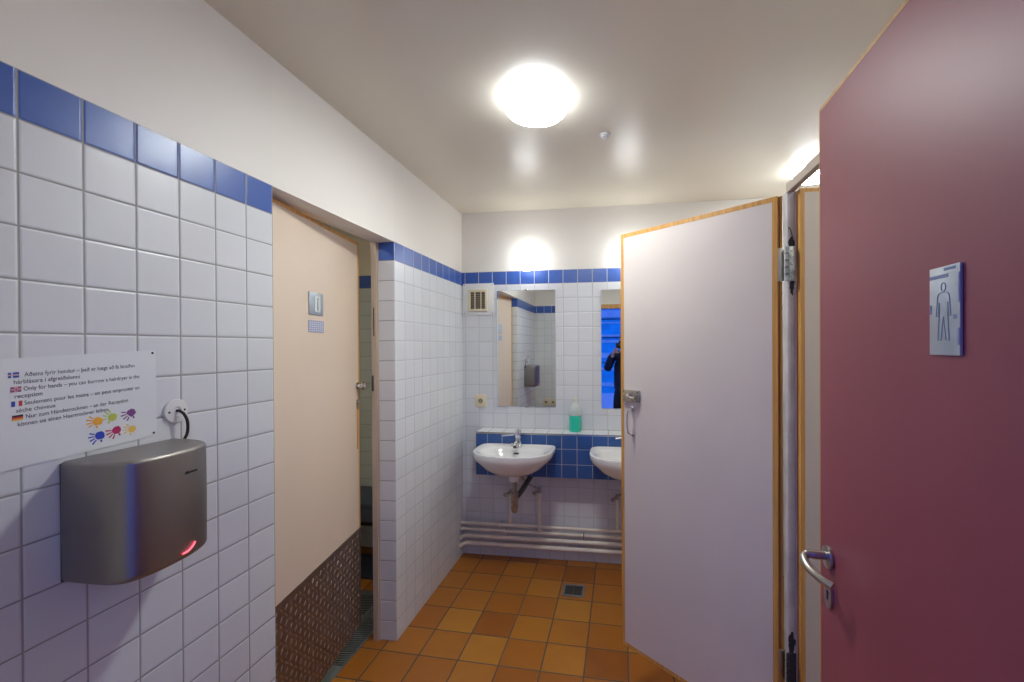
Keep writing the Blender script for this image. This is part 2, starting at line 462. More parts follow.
bm = nb(); man(bm, (s0+s1)/2+.001, 1.548, .082, .0033, .0041); obj('pictogram', bm, M['signgrey'], sg, world=False)
bm = nb()
box(bm, s0+.022, s1-.001, .0030, .0039, 1.636, 1.641); box(bm, s0+.008, s0+.03, .0030, .0039, 1.6455, 1.6495)
box(bm, s0+.0005, s0+.004, .0030, .0039, 1.543, 1.566); box(bm, s1-.0045, s1-.001, .0030, .0039, 1.587, 1.60)
box(bm, s0+.006, s0+.012, .0030, .0039, 1.578, 1.584); box(bm, s0+.0005, s0+.003, .0030, .0039, 1.60, 1.64)
obj('film_remnant', bm, M['bluetape'], sg, world=False)
# lever handle
hxl = W1-.050; hz = 1.072
hd = obj('door_handle', lathe(nb(), [(.024, 0), (.025, .003), (.024, .007), (.014, .009)], (hxl, 0, hz), 'Y', 32), M['steel'], d1, world=False)
hp = curve([(hxl, .004, hz+.003), (hxl, .028, hz+.004), (hxl+.001, .045, hz+.003), (hxl-.008, .055, hz-.002), (hxl-.032, .055, hz-.010), (hxl-.060, .043, hz-.019), (hxl-.080, .026, hz-.025)], 8)
obj('lever', tube(nb(), hp, .0085, 16, radii=[.0095]*18+[.0085]*(len(hp)-18)), M['steel'], hd, world=False)
es = nb()
prof = [(.018*math.cos(t), .031*math.sin(t)) for t in [2*PI*k/28 for k in range(28)]]
prism(es, prof, 0, .006, lambda u, v, h: Vector((hxl-.003+u, h, .990+v)))
e_ = obj('keyhole_plate', es, M['steel'], d1, world=False)
bm = nb(); lathe(bm, [(.004, 0), (.004, .001)], (hxl-.003, .0062, .996), 'Y', 12); box(bm, hxl-.0048, hxl-.0012, .0062, .0072, .980, .996)
obj('keyhole', bm, M['slot'], e_, world=False)
# three barrel hinges on the frame side
bm = nb()
for z in (.25, 1.75): tube(bm, [(-.004, .004, z), (-.004, .004, z+.09)], .007, 12)
obj('hinge', bm, M['steel'], d1, world=False)

# ------------------------------------------------------------------ toilet cubicles
CX = 1.700; PH = 2.04
# front post and rail between the cubicles
post = obj('cubicle_post', B(CX+.002, CX+.024, 1.505, 1.545, 0, PH, bev=.002), M['post_paint'], origin=(CX+.013, 1.525, 0))
tag(post, 'white painted post with grimy hinges between the two cubicle doors', 'post')
obj('post_strip', B(CX+.0245, CX+.0295, 1.503, 1.54, 0, PH), plain('pale pink strip', (.62, .55, .53), .5), post)
obj('stop_strip', B(CX-.006, CX+.0015, 1.546, 1.56, 0, PH), M['pine'], post)
def smear(x, z, w, h, seed):
    rnd = random.Random(seed); poly = []
    for k in range(22):
        a = 2*PI*k/22; r = .75+.45*rnd.random()
        poly.append((x+w*r*math.cos(a), z+h*r*math.sin(a)))
    return poly
for k, (x, z, w_, h_) in enumerate([(CX+.014, 1.872, .009, .022), (CX+.015, 1.735, .007, .028), (CX+.012, .575, .011, .035)]):
    obj('grime', prism(nb(), smear(x, z, w_, h_, k), 1.5035, 1.5055, lambda u, v, h: Vector((u, h, v))), M['dirt'], post)
obj('wire_stub', tube(nb(), curve([(CX+.018, 1.502, 1.885), (CX+.010, 1.501, 1.915), (CX+.004, 1.502, 1.925)]), .0015, 6), M['dirt'], post)
tag(obj('top_rail', B(CX+.004, CX+.026, .42, 1.52, PH+.0005, PH+.030, bev=.002), M['rail'], origin=(CX+.018, .9, PH)),
    'beige wooden rail running along the top of the cubicle fronts', 'rail')
fp = thing('cubicle_front_panel', (CX+.02, 2.72, 0), 'white cubicle front panel between the open white door and the back wall', 'panel')
obj('board', B(CX+.004, CX+.030, 2.262, YB-.003, .15, PH-.008), M['laminate'], fp)
bm = nb(); box(bm, CX, CX+.034, 2.25, 2.262, .15, PH); box(bm, CX, CX+.034, 2.262, YB-.003, PH-.008, PH)
obj('edging', bm, M['pine'], fp)
for y in (2.40, 2.95): obj('foot', B(CX+.008, CX+.026, y-.02, y+.02, 0, .15), M['steel'], fp)
pt = thing('cubicle_partition', (2.3, 1.53, 0), 'white partition board between the two toilet cubicles', 'partition')
obj('board', B(CX+.032, XR-.002, 1.516, 1.538, .15, PH), M['laminate'], pt)
for x in (1.9, 2.8): obj('foot', B(x-.02, x+.02, 1.518, 1.536, 0, .15), M['steel'], pt)

# open white cubicle door (local +y points to the room and the camera)
hx, hy = 1.684, 1.543; lx, ly = 1.168, 1.971
ac = math.atan2(ly-hy, lx-hx); WC = math.hypot(lx-hx, ly-hy)
cd = thing('cubicle_door', (hx, hy, 0), 'white cubicle door standing open with orange wooden edging and a latch', 'door', ac)
leaf_door(cd, WC, .205, PH, .030, M['laminate'], M['pine'], .017, 1)
def latch(root, W, h):
    l = obj('latch', B(W-.105, W-.0185, 0, .012, 1.298, 1.349, bev=.0015), M['chrome_old'], root, world=False)
    bm = nb()
    lathe(bm, [(.010, 0), (.010, .012), (.007, .014)], (W-.055, .012, 1.326), 'Y', 16)
    tube(bm, [(W-.055, .022, 1.326), (W-.075, .024, 1.319), (W-.092, .024, 1.318)], .0045, 10)
    obj('latch_lever', bm, M['chrome'], l, world=False)
    for x in (W-.099, W-.0245):
        for z in (1.304, 1.343): obj('screw', lathe(nb(), [(.003, 0), (.0025, .0015)], (x, .012, z), 'Y', 10), M['slot'], l, world=False)
    hnd = obj('pull_handle', tube(nb(), curve([(W-.066, 0, 1.270), (W-.066, .022, 1.272), (W-.060, .030, 1.258), (W-.059, .032, 1.215), (W-.062, .030, 1.172), (W-.066, .020, 1.160), (W-.066, 0, 1.158)], 6), .0042, 12), M['chrome'], root, world=False)
    bm = nb()
    lathe(bm, [(.013, 0), (.012, .004), (.006, .007)], (W-.066, 0, 1.270), 'Y', 20); lathe(bm, [(.012, 0), (.011, .004), (.006, .007)], (W-.066, 0, 1.158), 'Y', 20)
    obj('handle_base', bm, M['chrome'], hnd, world=False)
latch(cd, WC, 0)
def butt_hinge(z0, z1, mat):
    h = obj('hinge', tube(nb(), [(CX-.002, 1.498, z0), (CX-.002, 1.498, z1)], .005, 12), mat, post)
    bm = nb()
    for k in range(1, 5):
        z = z0+(z1-z0)*k/5; tube(bm, [(CX-.002, 1.498, z-.0012), (CX-.002, 1.498, z+.0012)], .0062, 12)
    obj('knuckle_ring', bm, M['slot'], h)
    bm = nb(); box(bm, CX, CX+.024, 1.499, 1.504, z0, z1, bev=.0008)
    for z in (z0+.015, (z0+z1)/2, z1-.015):
        lathe(bm, [(.004, 0), (.003, .002)], (CX+.013, 1.499, z), 'Y', 10, -1)
    obj('post_leaf', bm, mat, h)
    bm = nb(); box(bm, CX-.023, CX-.004, 1.515, 1.520, z0+.002, z1-.002, bev=.0008)
    return obj('door_leaf', bm, M['steel'], h)
butt_hinge(1.750, 1.862, M['galv']); butt_hinge(.435, .545, M['dirt'])
# second cubicle door, swung inwards along the partition (local +y towards -Y)
c2 = thing('cubicle_door', (1.7315, 1.481, 0), 'cream cubicle door edged in orange wood, partly hidden behind the maroon door', 'door', 0)
obj('door_panel', B(.0135, .657, .0006, .0266, .217, PH-.012), M['cream_panel'], c2, world=False)
bm = nb(); box(bm, 0, .0135, 0, .0272, .205, PH); box(bm, .657, .67, 0, .0272, .205, PH); box(bm, .0135, .657, 0, .0272, .205, .217); box(bm, .0135, .657, 0, .0272, PH-.012, PH)
obj('edging', bm, M['pine'], c2, world=False)

# ------------------------------------------------------------------ wall fittings, left wall
def on_wall(y, z, x=0.): return Vector((x, y, z))
# laminated notice, 3 degrees askew
sy0, sy1, sz0, sz1 = .640, .937, 1.316, 1.531
tilt = .052
nt_ = thing('notice', (.001, .79, 1.42), 'white laminated notice in four languages with flags and coloured handprints', 'sign')
def NP(u, v, h=0.):            # u along the wall, v up, rotated about the sheet centre
    cu, cv = .7885, 1.4235
    du, dv = u-cu, v-cv
    return Vector((h, cu+du-dv*tilt*.15, cv+dv+du*tilt))
def nquad(bm, u0, u1, v0, v1, h0, h1):
    return prism(bm, [(u0, v0), (u1, v0), (u1, v1), (u0, v1)], h0, h1, lambda a, b, h: NP(a, b, h))
obj('sheet', nquad(nb(), sy0, sy1, sz0, sz1, .0012, .0022), M['paper'], nt_)
txt = [("Aðeins fyrir hendur – það er hægt að fá lánaðan", (.691, 1.489), (.888, 1.498)),
       ("hárblásara í afgreiðslunni", (.676, 1.475), (.780, 1.479)),
       ("Only for hands – you can borrow a hairdryer in the", (.690, 1.461), (.898, 1.471)),
       ("reception", (.677, 1.447), (.718, 1.449)),
       ("Seulement pour les mains – on peut emprunter un", (.691, 1.433), (.898, 1.444)),
       ("sèche cheveux", (.679, 1.419), (.739, 1.422)),
       ("Nur zum Händetrocknen – an der Reception", (.693, 1.406), (.873, 1.416)),
       ("können sie einen Haartrockner leihen", (.681, 1.392), (.832, 1.400))]
for t, a, b in txt:
    cu = bpy.data.curves.new('text_line', 'FONT'); cu.body = t; cu.size = 1; cu.offset = .004
    tmp = bpy.data.objects.new('tmp', cu); COL.objects.link(tmp)
    dg = bpy.context.evaluated_depsgraph_get(); dg.update()
    me = bpy.data.meshes.new_from_object(tmp.evaluated_get(dg))
    bpy.data.objects.remove(tmp); bpy.data.curves.remove(cu)
    xs = [v.co.x for v in me.vertices]; x0, x1 = min(xs), max(xs)
    L = math.hypot(b[0]-a[0], b[1]-a[1]); k = L/(x1-x0); ky = .0125*.95
    an = math.atan2(b[1]-a[1], b[0]-a[0])
    for v in me.vertices:
        u = (v.co.x-x0)*k; w_ = v.co.y*ky
        v.co = Vector((.0025, a[0]+u*math.cos(an)-w_*math.sin(an), a[1]+u*math.sin(an)+w_*math.cos(an)))-nt_.location
    me.materials.clear(); me.materials.append(M['ink'])
    o = bpy.data.objects.new('text_line', me); COL.objects.link(o); o.parent = nt_
FL = {k: plain('flag '+k, c, .5) for k, c in dict(blue=(.03, .06, .38), red=(.60, .05, .06), white=(.75, .76, .78), black=(.02, .02, .02), gold=(.80, .45, .03), pink=(.50, .14, .22)).items()}
def fquad(name, y0, y1, z0, z1, h, mat, par):
    s_ = .05
    return obj(name, prism(nb(), [(y0, z0), (y1, z0+s_*(y1-y0)), (y1, z1+s_*(y1-y0)), (y0, z1)], .0022, h, lambda a, b, q: Vector((q, a, b))), mat, par)
fy = [(.668, 1.487), (.671, 1.459), (.672, 1.431), (.673, 1.4035)]
W_, H_ = .0155, .0105
y, z = fy[0]; f = fquad('flag', y, y+W_, z, z+H_, .0026, FL['blue'], nt_)
fquad('stripe', y, y+W_, z+.0042, z+.0064, .0028, FL['white'], f); fquad('stripe', y+.0042, y+.0066, z+.0002, z+H_, .0028, FL['white'], f)
fquad('stripe', y, y+W_, z+.0049, z+.0057, .0030, FL['red'], f)
y, z = fy[1]; f = fquad('flag', y, y+W_, z, z+H_, .0026, FL['pink'], nt_)
fquad('stripe', y, y+W_, z+.0040, z+.0066, .0028, FL['white'], f); fquad('stripe', y+.0062, y+.0094, z+.0003, z+H_, .0028, FL['white'], f)
fquad('stripe', y, y+W_, z+.0046, z+.0060, .0030, FL['red'], f); fquad('stripe', y+.0070, y+.0086, z+.0003, z+H_, .0030, FL['red'], f)
for q in ((.001, .001), (.011, .001), (.001, .0075), (.011, .0075)): fquad('corner', y+q[0], y+q[0]+.0035, z+q[1], z+q[1]+.002, .0028, FL['blue'], f)
y, z = fy[2]; f = fquad('flag', y, y+W_, z, z+H_, .0026, FL['white'], nt_)
fquad('stripe', y, y+.0052, z, z+H_, .0028, FL['blue'], f); fquad('stripe', y+.0104, y+W_, z+.0005, z+H_+.0005, .0028, FL['red'], f)
y, z = fy[3]; f = fquad('flag', y, y+W_, z, z+H_, .0026, FL['red'], nt_)
fquad('stripe', y, y+W_, z+.0070, z+H_, .0028, FL['black'], f); fquad('stripe', y, y+W_, z, z+.0035, .0028, FL['gold'], f)
def blob(cx, cz, r, seed, fing, a0, mat):
    rnd = random.Random(seed); bm = nb()
    poly = [(cx+r*(.85+.25*rnd.random())*math.cos(2*PI*k/16), cz+r*(.85+.25*rnd.random())*math.sin(2*PI*k/16)) for k in range(16)]
    F = lambda a, b, q: Vector((q, a, b))
    prism(bm, poly, .0022, .0027, F)
    for k in range(fing):
        a = a0+(k-(fing-1)/2)*.42; l0, l1, w_ = r*1.15, r*(2.0+.3*rnd.random()), r*.16
        d = Vector((math.cos(a), math.sin(a))); n_ = Vector((-d.y, d.x)); c_ = Vector((cx, cz))
        q = [c_+d*l0+n_*w_*.7, c_+d*l1+n_*w_, c_+d*(l1+w_), c_+d*l1-n_*w_, c_+d*l0-n_*w_*.7]
        prism(bm, [(p.x, p.y) for p in q], .0022, .0027, F)
    a = a0+1.5; d = Vector((math.cos(a), math.sin(a))); n_ = Vector((-d.y, d.x)); c_ = Vector((cx, cz))
    q = [c_+d*r*1.05+n_*r*.15, c_+d*r*1.6+n_*r*.2, c_+d*r*1.6-n_*r*.2, c_+d*r*1.05-n_*r*.15]
    prism(bm, [(p.x, p.y) for p in q], .0022, .0027, F)
    return bm
for i, (y, z, c, a0) in enumerate([(.812, 1.380, (.90, .42, .05), 3.1), (.841, 1.384, (.55, .62, .10), 2.6), (.880, 1.389, (.22, .07, .26), 3.6),
                                   (.816, 1.347, (.02, .06, .50), 3.4), (.849, 1.353, (.50, .02, .13), 3.7), (.881, 1.349, (.85, .55, .12), 2.9)]):
    obj('handprint', blob(y, z, .0095 if i != 5 else .0085, i, 4, a0, None), plain('handprint ink %d' % i, c, .5), nt_)
for (u, v) in ((.930, 1.524), (.930, 1.323)):
    obj('screw', lathe(nb(), [(.003, 0), (.002, .0015)], NP(u, v, .0022), 'X', 10), M['slot'], nt_)

# hand dryer
dr = thing('hand_dryer', (.0, .86, 1.045), 'brushed steel electric hand dryer with a red light on the left tiled wall', 'hand dryer')
prof = curve([(0.003, .745, 0), (.06, .7445, 0), (.110, .747, 0), (.138, .757, 0), (.154, .780, 0), (.161, .820, 0), (.160, .865, 0), (.152, .910, 0), (.134, .948, 0), (.100, .973, 0), (.055, .984, 0), (.003, .986, 0)], 6)
def shell(bm, prof, z0, z1, rt, rb, cx=.07, cy=.865):
    rings = []
    levels = []
    for k in range(6):
        a = PI/2*k/5; levels.append((rb*(1-math.sin(a)), z0+rb*(1-math.cos(a))))
    levels.append((-.0008, (z0*.5+z1*.5)))
    for k in range(6):
        a = PI/2*k/5; levels.append((rt*(1-math.cos(a)), z1-rt*(1-math.sin(a))))
    c = Vector((.0, cy, 0))
    for ins, z in levels:
        ring = []
        for i, p in enumerate(prof):
            d = Vector((p.x-.0, p.y-cy)); L = d.length
            t = (prof[min(i+1, len(prof)-1)]-prof[max(i-1, 0)]).normalized(); n_ = Vector((t.y, -t.x))
            q = Vector((p.x, p.y))-n_*ins*(1 if True else 0)
            ring.append(bm.verts.new((max(q.x, .003), q.y, z)))
        rings.append(ring)
    for a, b in zip(rings, rings[1:]):
        for k in range(len(prof)-1): bm.faces.new((a[k], a[k+1], b[k+1], b[k]))
    for r in (rings[0], rings[-1]): bm.faces.new(r)
    bm.faces.new([r[0] for r in rings]+[r[-1] for r in rings[::-1]])
    return bm
obj('casing', shell(nb(), prof, 1.048, 1.306, .009, .014), M['dryer'], dr, smooth=50)
obj('back_plate', B(.0008, .0045, .7445, .987, 1.052, 1.302, bev=.001), plain('dark grey back plate', (.10, .10, .10), .5), dr)
obj('outlet', lathe(nb(), [(.032, 0), (.032, .012), (.024, .012), (.024, .002)], (.085, .865, 1.050), 'Z', 28, -1), M['slot'], dr)
def on_casing(y):               # point and normal of the casing at wall coordinate y on its front
    best = None
    for p, q in zip(prof, prof[1:]):
        if (p.y-y)*(q.y-y) <= 0 and p.x > .05 and abs(q.y-p.y) > 1e-6:
            t = (y-p.y)/(q.y-p.y); P = p.lerp(q, t); best = P
    return best
bm = nb(); pts = []
for k in range(13):
    t = k/12; y = .862+.034*t; P = on_casing(y); pts.append(P+Vector((.0022, .001, 1.066+.014*t**2.4-.0015*math.sin(PI*t)+.001)))
obj('indicator_light', tube(bm, pts, .0022, 8), M['led'], dr)
bm = nb()
def stroke3(bm, ys, zs, r=.0007):
    tube(bm, [on_casing(y)+Vector((.0012, .0004, z)) for y, z in zip(ys, zs)], r, 6)
y0 = .872; zc = 1.2475
stroke3(bm, [y0, y0+.003], [zc, zc+.007]); stroke3(bm, [y0+.003, y0+.005], [zc+.007, zc]); stroke3(bm, [y0+.005, y0+.008], [zc, zc+.007]); stroke3(bm, [y0+.008, y0+.009], [zc+.007, zc])
for k in range(7):
    yy = y0+.0115+k*.0033
    stroke3(bm, [yy, yy, yy+.0022, yy+.0022], [zc+.001, zc+.0045, zc+.0045, zc+.001] if k % 2 else [zc+.0045, zc+.001, zc+.001, zc+.0045])
obj('maker_mark', bm, M['slot'], dr)
# round cable outlet with cord
co = thing('cable_outlet', (0, .985, 1.377), 'round white cable outlet on the left wall, black cord hanging from it', 'outlet')
obj('cover', lathe(nb(), [(.032, 0), (.032, .003), (.030, .006), (.012, .007), (.011, .005)], (.0005, .985, 1.377), 'X', 40), M['plastic_w'], co)
for dy in (-.02, .02): obj('screw', lathe(nb(), [(.0032, 0), (.0028, .0012)], (.0064, .985+dy, 1.377+dy*.06), 'X', 12), M['slot'], co)
obj('cord', tube(nb(), curve([(.006, .985, 1.378), (.013, .987, 1.377), (.020, .993, 1.367), (.023, .999, 1.345), (.022, .998, 1.315), (.014, .990, 1.29), (.008, .9885, 1.27)], 8), .0036, 12), M['rubber'], co)

# ------------------------------------------------------------------ back wall fittings
FX = .16
box_t = nb()
lg = thing('tiled_ledge', (.88, 3.02, .642), 'blue tiled boxed ledge with white top behind the wash basins', 'ledge')
LX0, LX1, LY, LZ0, LZ1 = .157, CX+.0, 2.939, .642, .942
b_ = obj('front', B(LX0, LX1, LY, YB-.001, LZ0, LZ1-.010), M['tile_box'], lg)
b_.data.materials.append(M['tile_box_side'])
for p in b_.data.polygons:
    if abs(p.normal.x) > .5: p.material_index = 1
obj('top', B(LX0+.002, LX1, LY+.004, YB-.001, LZ1-.010, LZ1), M['tile_ledge'], lg)
bm = nb(); box(bm, LX0-.001, LX1, LY-.0015, LY+.0035, LZ1-.011, LZ1+.001); box(bm, LX0-.0015, LX0+.002, LY-.001, YB-.001, LZ1-.011, LZ1+.001)
obj('metal_trim', bm, M['steel'], lg)

def make_mirror(x0, x1, z0, z1, label):
    m = thing('wall_mirror', ((x0+x1)/2, YB, z0), label, 'mirror', group='frameless mirrors on the back wall')
    obj('glass', B(x0, x1, YB-.008, YB-.003, z0, z1, bev=.0012, seg=1), M['mirror'], m, smooth=0)
    for z, s_ in ((z0, -1), (z1, 1)):
        obj('clip', B((x0+x1)/2-.010, (x0+x1)/2+.010, YB-.011, YB-.001, z-.006, z+.006, bev=.001), M['chrome'], m)
make_mirror(.269, .704, 1.104, 1.951, 'left frameless mirror above the first wash basin, reflecting the hand dryer')
make_mirror(1.031, 1.466, 1.100, 1.942, 'right frameless mirror reflecting blue light, half hidden by the open white door')
M['louvre'] = plain('dark brown louvre', (.34, .27, .19), .6)  # slats in a darker brown than the frame
vg = thing('vent_grille', (.128, YB, 1.89), 'small cream ventilation grille on a white plate in the back corner', 'vent')
obj('plate', B(.012, .246, YB-.008, YB-.001, 1.776, 2.009, bev=.001), M['plastic_w'], vg)
fr = nb(); x0, x1, z0, z1 = .055, .200, 1.803, 1.962
for a in ((x0, x1, z1-.016, z1), (x0, x1, z0, z0+.016), (x0, x0+.016, z0+.016, z1-.016), (x1-.016, x1, z0+.016, z1-.016)): box(fr, a[0], a[1], YB-.024, YB-.008, a[2], a[3], bev=.0015)
obj('frame', fr, M['plastic_c'], vg)
obj('recess', B(x0+.016, x1-.016, YB-.010, YB-.008, z0+.016, z1-.016), M['slot'], vg)
for k in range(9):
    z = z0+.022+k*.0143
    obj('louvre', B(x0+.016, x1-.016, YB-.016, YB-.011, z, z+.0062), M['louvre'], vg)
bm = nb()
for x in (.103, .149): box(bm, x, x+.005, YB-.022, YB-.011, z0+.016, z1-.016)
obj('bar', bm, M['plastic_c'], vg)
for x in (.022, .236):
    for z in (1.788, 1.997): obj('screw', lathe(nb(), [(.003, 0), (.002, .001)], (x, YB-.008, z), 'Y', 10, -1), M['slot'], vg)
def make_socket(x, z, y, sgn, label, n=1):
    so = thing('power_socket', (x, y, z), label, 'socket')
    for k in range(n):
        xx = x+(k-(n-1)/2)*.1
        p = obj('frame', B(xx-.042, xx+.042, y-.010 if sgn < 0 else y+.001, y-.001 if sgn < 0 else y+.010, z-.046, z+.046, bev=.0025), M['plastic_c'], so)
        obj('well', lathe(nb(), [(.024, 0), (.024, .0035), (.020, .0035), (.019, .0005)], (xx, y+sgn*.010, z), 'Y', 32, sgn), M['plastic_c'], p)
        bm = nb(); lathe(bm, [(.0185, 0), (.0185, .0008)], (xx, y+sgn*.0105, z), 'Y', 28, sgn); obj('shade_disc', bm, plain('shaded cream plastic', (.30, .27, .20), .5), p)  # disc in darkened cream, shade of the socket well put into its colour
        bm = nb()
        for dx in (-.0095, .0095): lathe(bm, [(.003, 0), (.003, .001)], (xx+dx, y+sgn*.0113, z), 'Y', 10, sgn)
        obj('pin_hole', bm, M['slot'], p)
make_socket(.142, 1.141, YB, -1, 'single cream power socket on the back wall left of the mirror')
make_socket(.200, .775, RY1, 1, 'cream double power socket low on the entrance wall', 2)

# wash basin
def rad(th, a, bf, bk, nf=2.5, nbk=8):
    c, s_ = abs(math.cos(th)), math.sin(th)
    b_, n_ = (bf, nf) if s_ < 0 else (bk, nbk)
    return 1/((c/a)**n_+(abs(s_)/b_)**n_)**(1/n_)
N = 72
def basin_bm(cx, yw, zr):
    bm = nb(); rings = []
    def ring(fn, z):
        rings.append([bm.verts.new((cx+fn(2*PI*k/N)[0], yw-.14+fn(2*PI*k/N)[1], zr+z)) for k in range(N)])
    def outer(sx, sf, sb):
        def f(t):
            r = rad(t, .264*sx, .226*sf, .1385*sb, 2.5 if sx > .5 else 2, 8 if sx > .6 else 2.6); return (r*math.cos(t), r*math.sin(t))
        return f
    for sx, sf, sb, z in [(.10, .13, .2, -.166), (.30, .35, .5, -.160), (.52, .58, .8, -.140), (.72, .78, .93, -.108), (.87, .90, .98, -.070), (.965, .972, .998, -.046), (.992, .993, 1, -.028), (.998, .998, 1, -.016), (1, 1, 1, -.008), (1, 1, 1, -.001), (.992, .993, .998, .003), (.975, .98, .99, .0045), (.93, .945, .97, .0015)]:
        ring(outer(sx, sf, sb), z)
    def inner(a, b, oy):
        def f(t):
            e = 2.3; c, s_ = math.cos(t), math.sin(t)
            r = 1/((abs(c)/a)**e+(abs(s_)/b)**e)**(1/e); return (r*c, oy+r*s_)
        return f
    for a, b, oy, z in [(.222, .138, -.057, -.001), (.213, .130, -.057, -.008), (.200, .120, -.058, -.030), (.168, .100, -.060, -.070), (.11, .065, -.060, -.100), (.05, .03, -.058, -.112), (.022, .022, -.057, -.116)]:
        ring(inner(a, b, oy), z)
    for a, b in zip(rings, rings[1:]):
        for k in range(N): bm.faces.new((a[k], a[(k+1) % N], b[(k+1) % N], b[k]))
    bm.faces.new(rings[0]); bm.faces.new(rings[-1])
    return bm
SX, ZR = .469, .862
ws = thing('wash_basin', (SX, LY, ZR), 'white ceramic wash basin on the left, fully in view', 'wash basin', group='wash basins')
obj('bowl', basin_bm(SX, LY-.0015, ZR), M['ceramic'], ws, smooth=50)
obj('waste_neck', lathe(nb(), [(.046, .020), (.041, 0), (.038, -.038), (.035, -.042)], (SX, LY-.145, ZR-.166), 'Z', 32), M['ceramic'], ws)
obj('drain_ring', lathe(nb(), [(.021, 0), (.021, .002), (.016, .003), (.014, .001)], (SX, LY-.1975, ZR-.1155), 'Z', 24), M['chrome'], ws)
obj('overflow_slot', B(SX-.017, SX+.017, LY-.092, LY-.084, ZR-.046, ZR-.036, bev=.002), M['slot'], ws)
# mixer tap
tx, ty = SX+.004, LY-.048
tp = thing('mixer_tap', (tx, ty, ZR+.004), 'chrome single lever mixer tap on the left wash basin', 'tap', group='mixer taps')
obj('body', lathe(nb(), [(.026, 0), (.026, .004), (.022, .008), (.0215, .05), (.020, .056)], (tx, ty, ZR+.002), 'Z', 28), M['chrome'], tp)
obj('spout', tube(nb(), [(tx, ty, ZR+.026), (tx, ty-.05, ZR+.036), (tx, ty-.088, ZR+.034), (tx, ty-.105, ZR+.024)], .012, 16, radii=[.017, .014, .012, .0115]), M['chrome'], tp)
obj('aerator', lathe(nb(), [(.010, 0), (.010, -.006)], (tx, ty-.101, ZR+.017), 'Z', 16), M['slot'], tp)
lv = obj('cartridge_cap', lathe(nb(), [(.021, 0), (.023, .01), (.022, .045), (.017, .055), (.008, .058)], (tx, ty, ZR+.058), 'Z', 28), M['chrome'], tp)
obj('lever', tube(nb(), [(tx-.012, ty, ZR+.083), (tx-.05, ty-.012, ZR+.078), (tx-.105, ty-.022, ZR+.073)], .006, 12, radii=[.009, .0065, .0055]), M['chrome'], lv)
obj('pop_up_rod', tube(nb(), [(tx-.04, ty-.005, ZR+.004), (tx-.04, ty-.005, ZR+.022)], .009, 14), M['chrome'], tp)
# bottle trap
ts = thing('bottle_trap', (SX, LY-.145, .455), 'chrome bottle trap under the left wash basin', 'trap', group='bottle traps')
q = (SX, LY-.145)
obj('tailpipe', lathe(nb(), [(.017, .655), (.017, .56)], (q[0], q[1], 0), 'Z', 20), M['chrome_old'], ts)
obj('bottle', lathe(nb(), [(.010, .452), (.021, .458), (.025, .475), (.025, .56), (.027, .562), (.027, .580), (.019, .584)], (q[0], q[1], 0), 'Z', 28), M['chrome_old'], ts)
obj('bottle_cap', lathe(nb(), [(.012, .446), (.018, .449), (.019, .470)], (q[0], q[1], 0), 'Z', 20), plain('orange brown trap cup', (.40, .18, .08), .4), ts)
obj('outlet_pipe', tube(nb(), curve([(q[0]+.015, q[1]+.01, .545), (q[0]+.045, q[1]+.06, .585), (q[0]+.068, q[1]+.13, .625), (q[0]+.075, q[1]+.20, .632), (q[0]+.075, YB-.003, .632)], 6), .017, 18), plain('dark grey waste pipe', (.06, .06, .065), .4), ts)
obj('wall_rosette', lathe(nb(), [(.036, 0), (.034, .006), (.022, .010)], (q[0]+.075, YB-.002, .632), 'Y', 28, -1), M['rubber'], ts)
def riser(x, zt, zb, label, group):
    r = thing('supply_riser', (x, YB-.05, zb), label, 'pipe', group=group)
    obj('pipe', tube(nb(), [(x, YB-.05, zb), (x, YB-.05, zt)], .0115, 16), M['pipe'], r)
    obj('fitting', lathe(nb(), [(.014, 0), (.014, .03), (.011, .034)], (x, YB-.05, zb+.006), 'Z', 16), M['pipe'], r)
    v = obj('valve', tube(nb(), [(x, YB-.05, zt-.004), (x, YB-.05, zt+.030)], .012, 16), M['chrome_old'], r)
    s_ = 1 if x > SX and x < .9 else -1
    bm = nb(); tube(bm, [(x, YB-.05, zt+.015), (x-.028, YB-.075, zt+.005)], .008, 12); lathe(bm, [(.014, 0), (.016, .006), (.010, .012)], (x-.03, YB-.082, zt+.004), 'Y', 16, -1)
    obj('valve_knob', bm, M['chrome_old'], v)
    tgt = (SX+(.012 if x > SX else -.012), LY-.06, ZR-.08)
    if x > .9: tgt = (tgt[0]+.76+.024*0, tgt[1], tgt[2])
    obj('flexible_hose', tube(nb(), curve([(x, YB-.05, zt+.028), (x+(tgt[0]-x)*.3, YB-.08, zt+.045), (x+(tgt[0]-x)*.8, LY-.04, .64), (tgt[0], tgt[1], tgt[2]-.02), tgt], 6), .005, 10), M['galv'], r)
    return r
r1 = riser(.378, .478, .262, 'cream riser pipe with valve, left below the left basin', None)
r2 = riser(.590, .500, .214, 'cream riser pipe with valve, right below the left basin', None)
DXS = .762
def shift(o, label):
    c = copy_tree(o); c.location.x += DXS; c['label'] = label; return c
shift(ws, 'white ceramic wash basin on the right, mostly hidden by the open door')
shift(tp, 'chrome mixer tap on the wash basin behind the open white door')
shift(ts, 'chrome bottle trap under the right wash basin behind the open door')
shift(r1, 'cream riser pipe with valve, left below the right basin beside the open door')
shift(r2, 'cream riser pipe with valve, right below the right basin behind the open door')
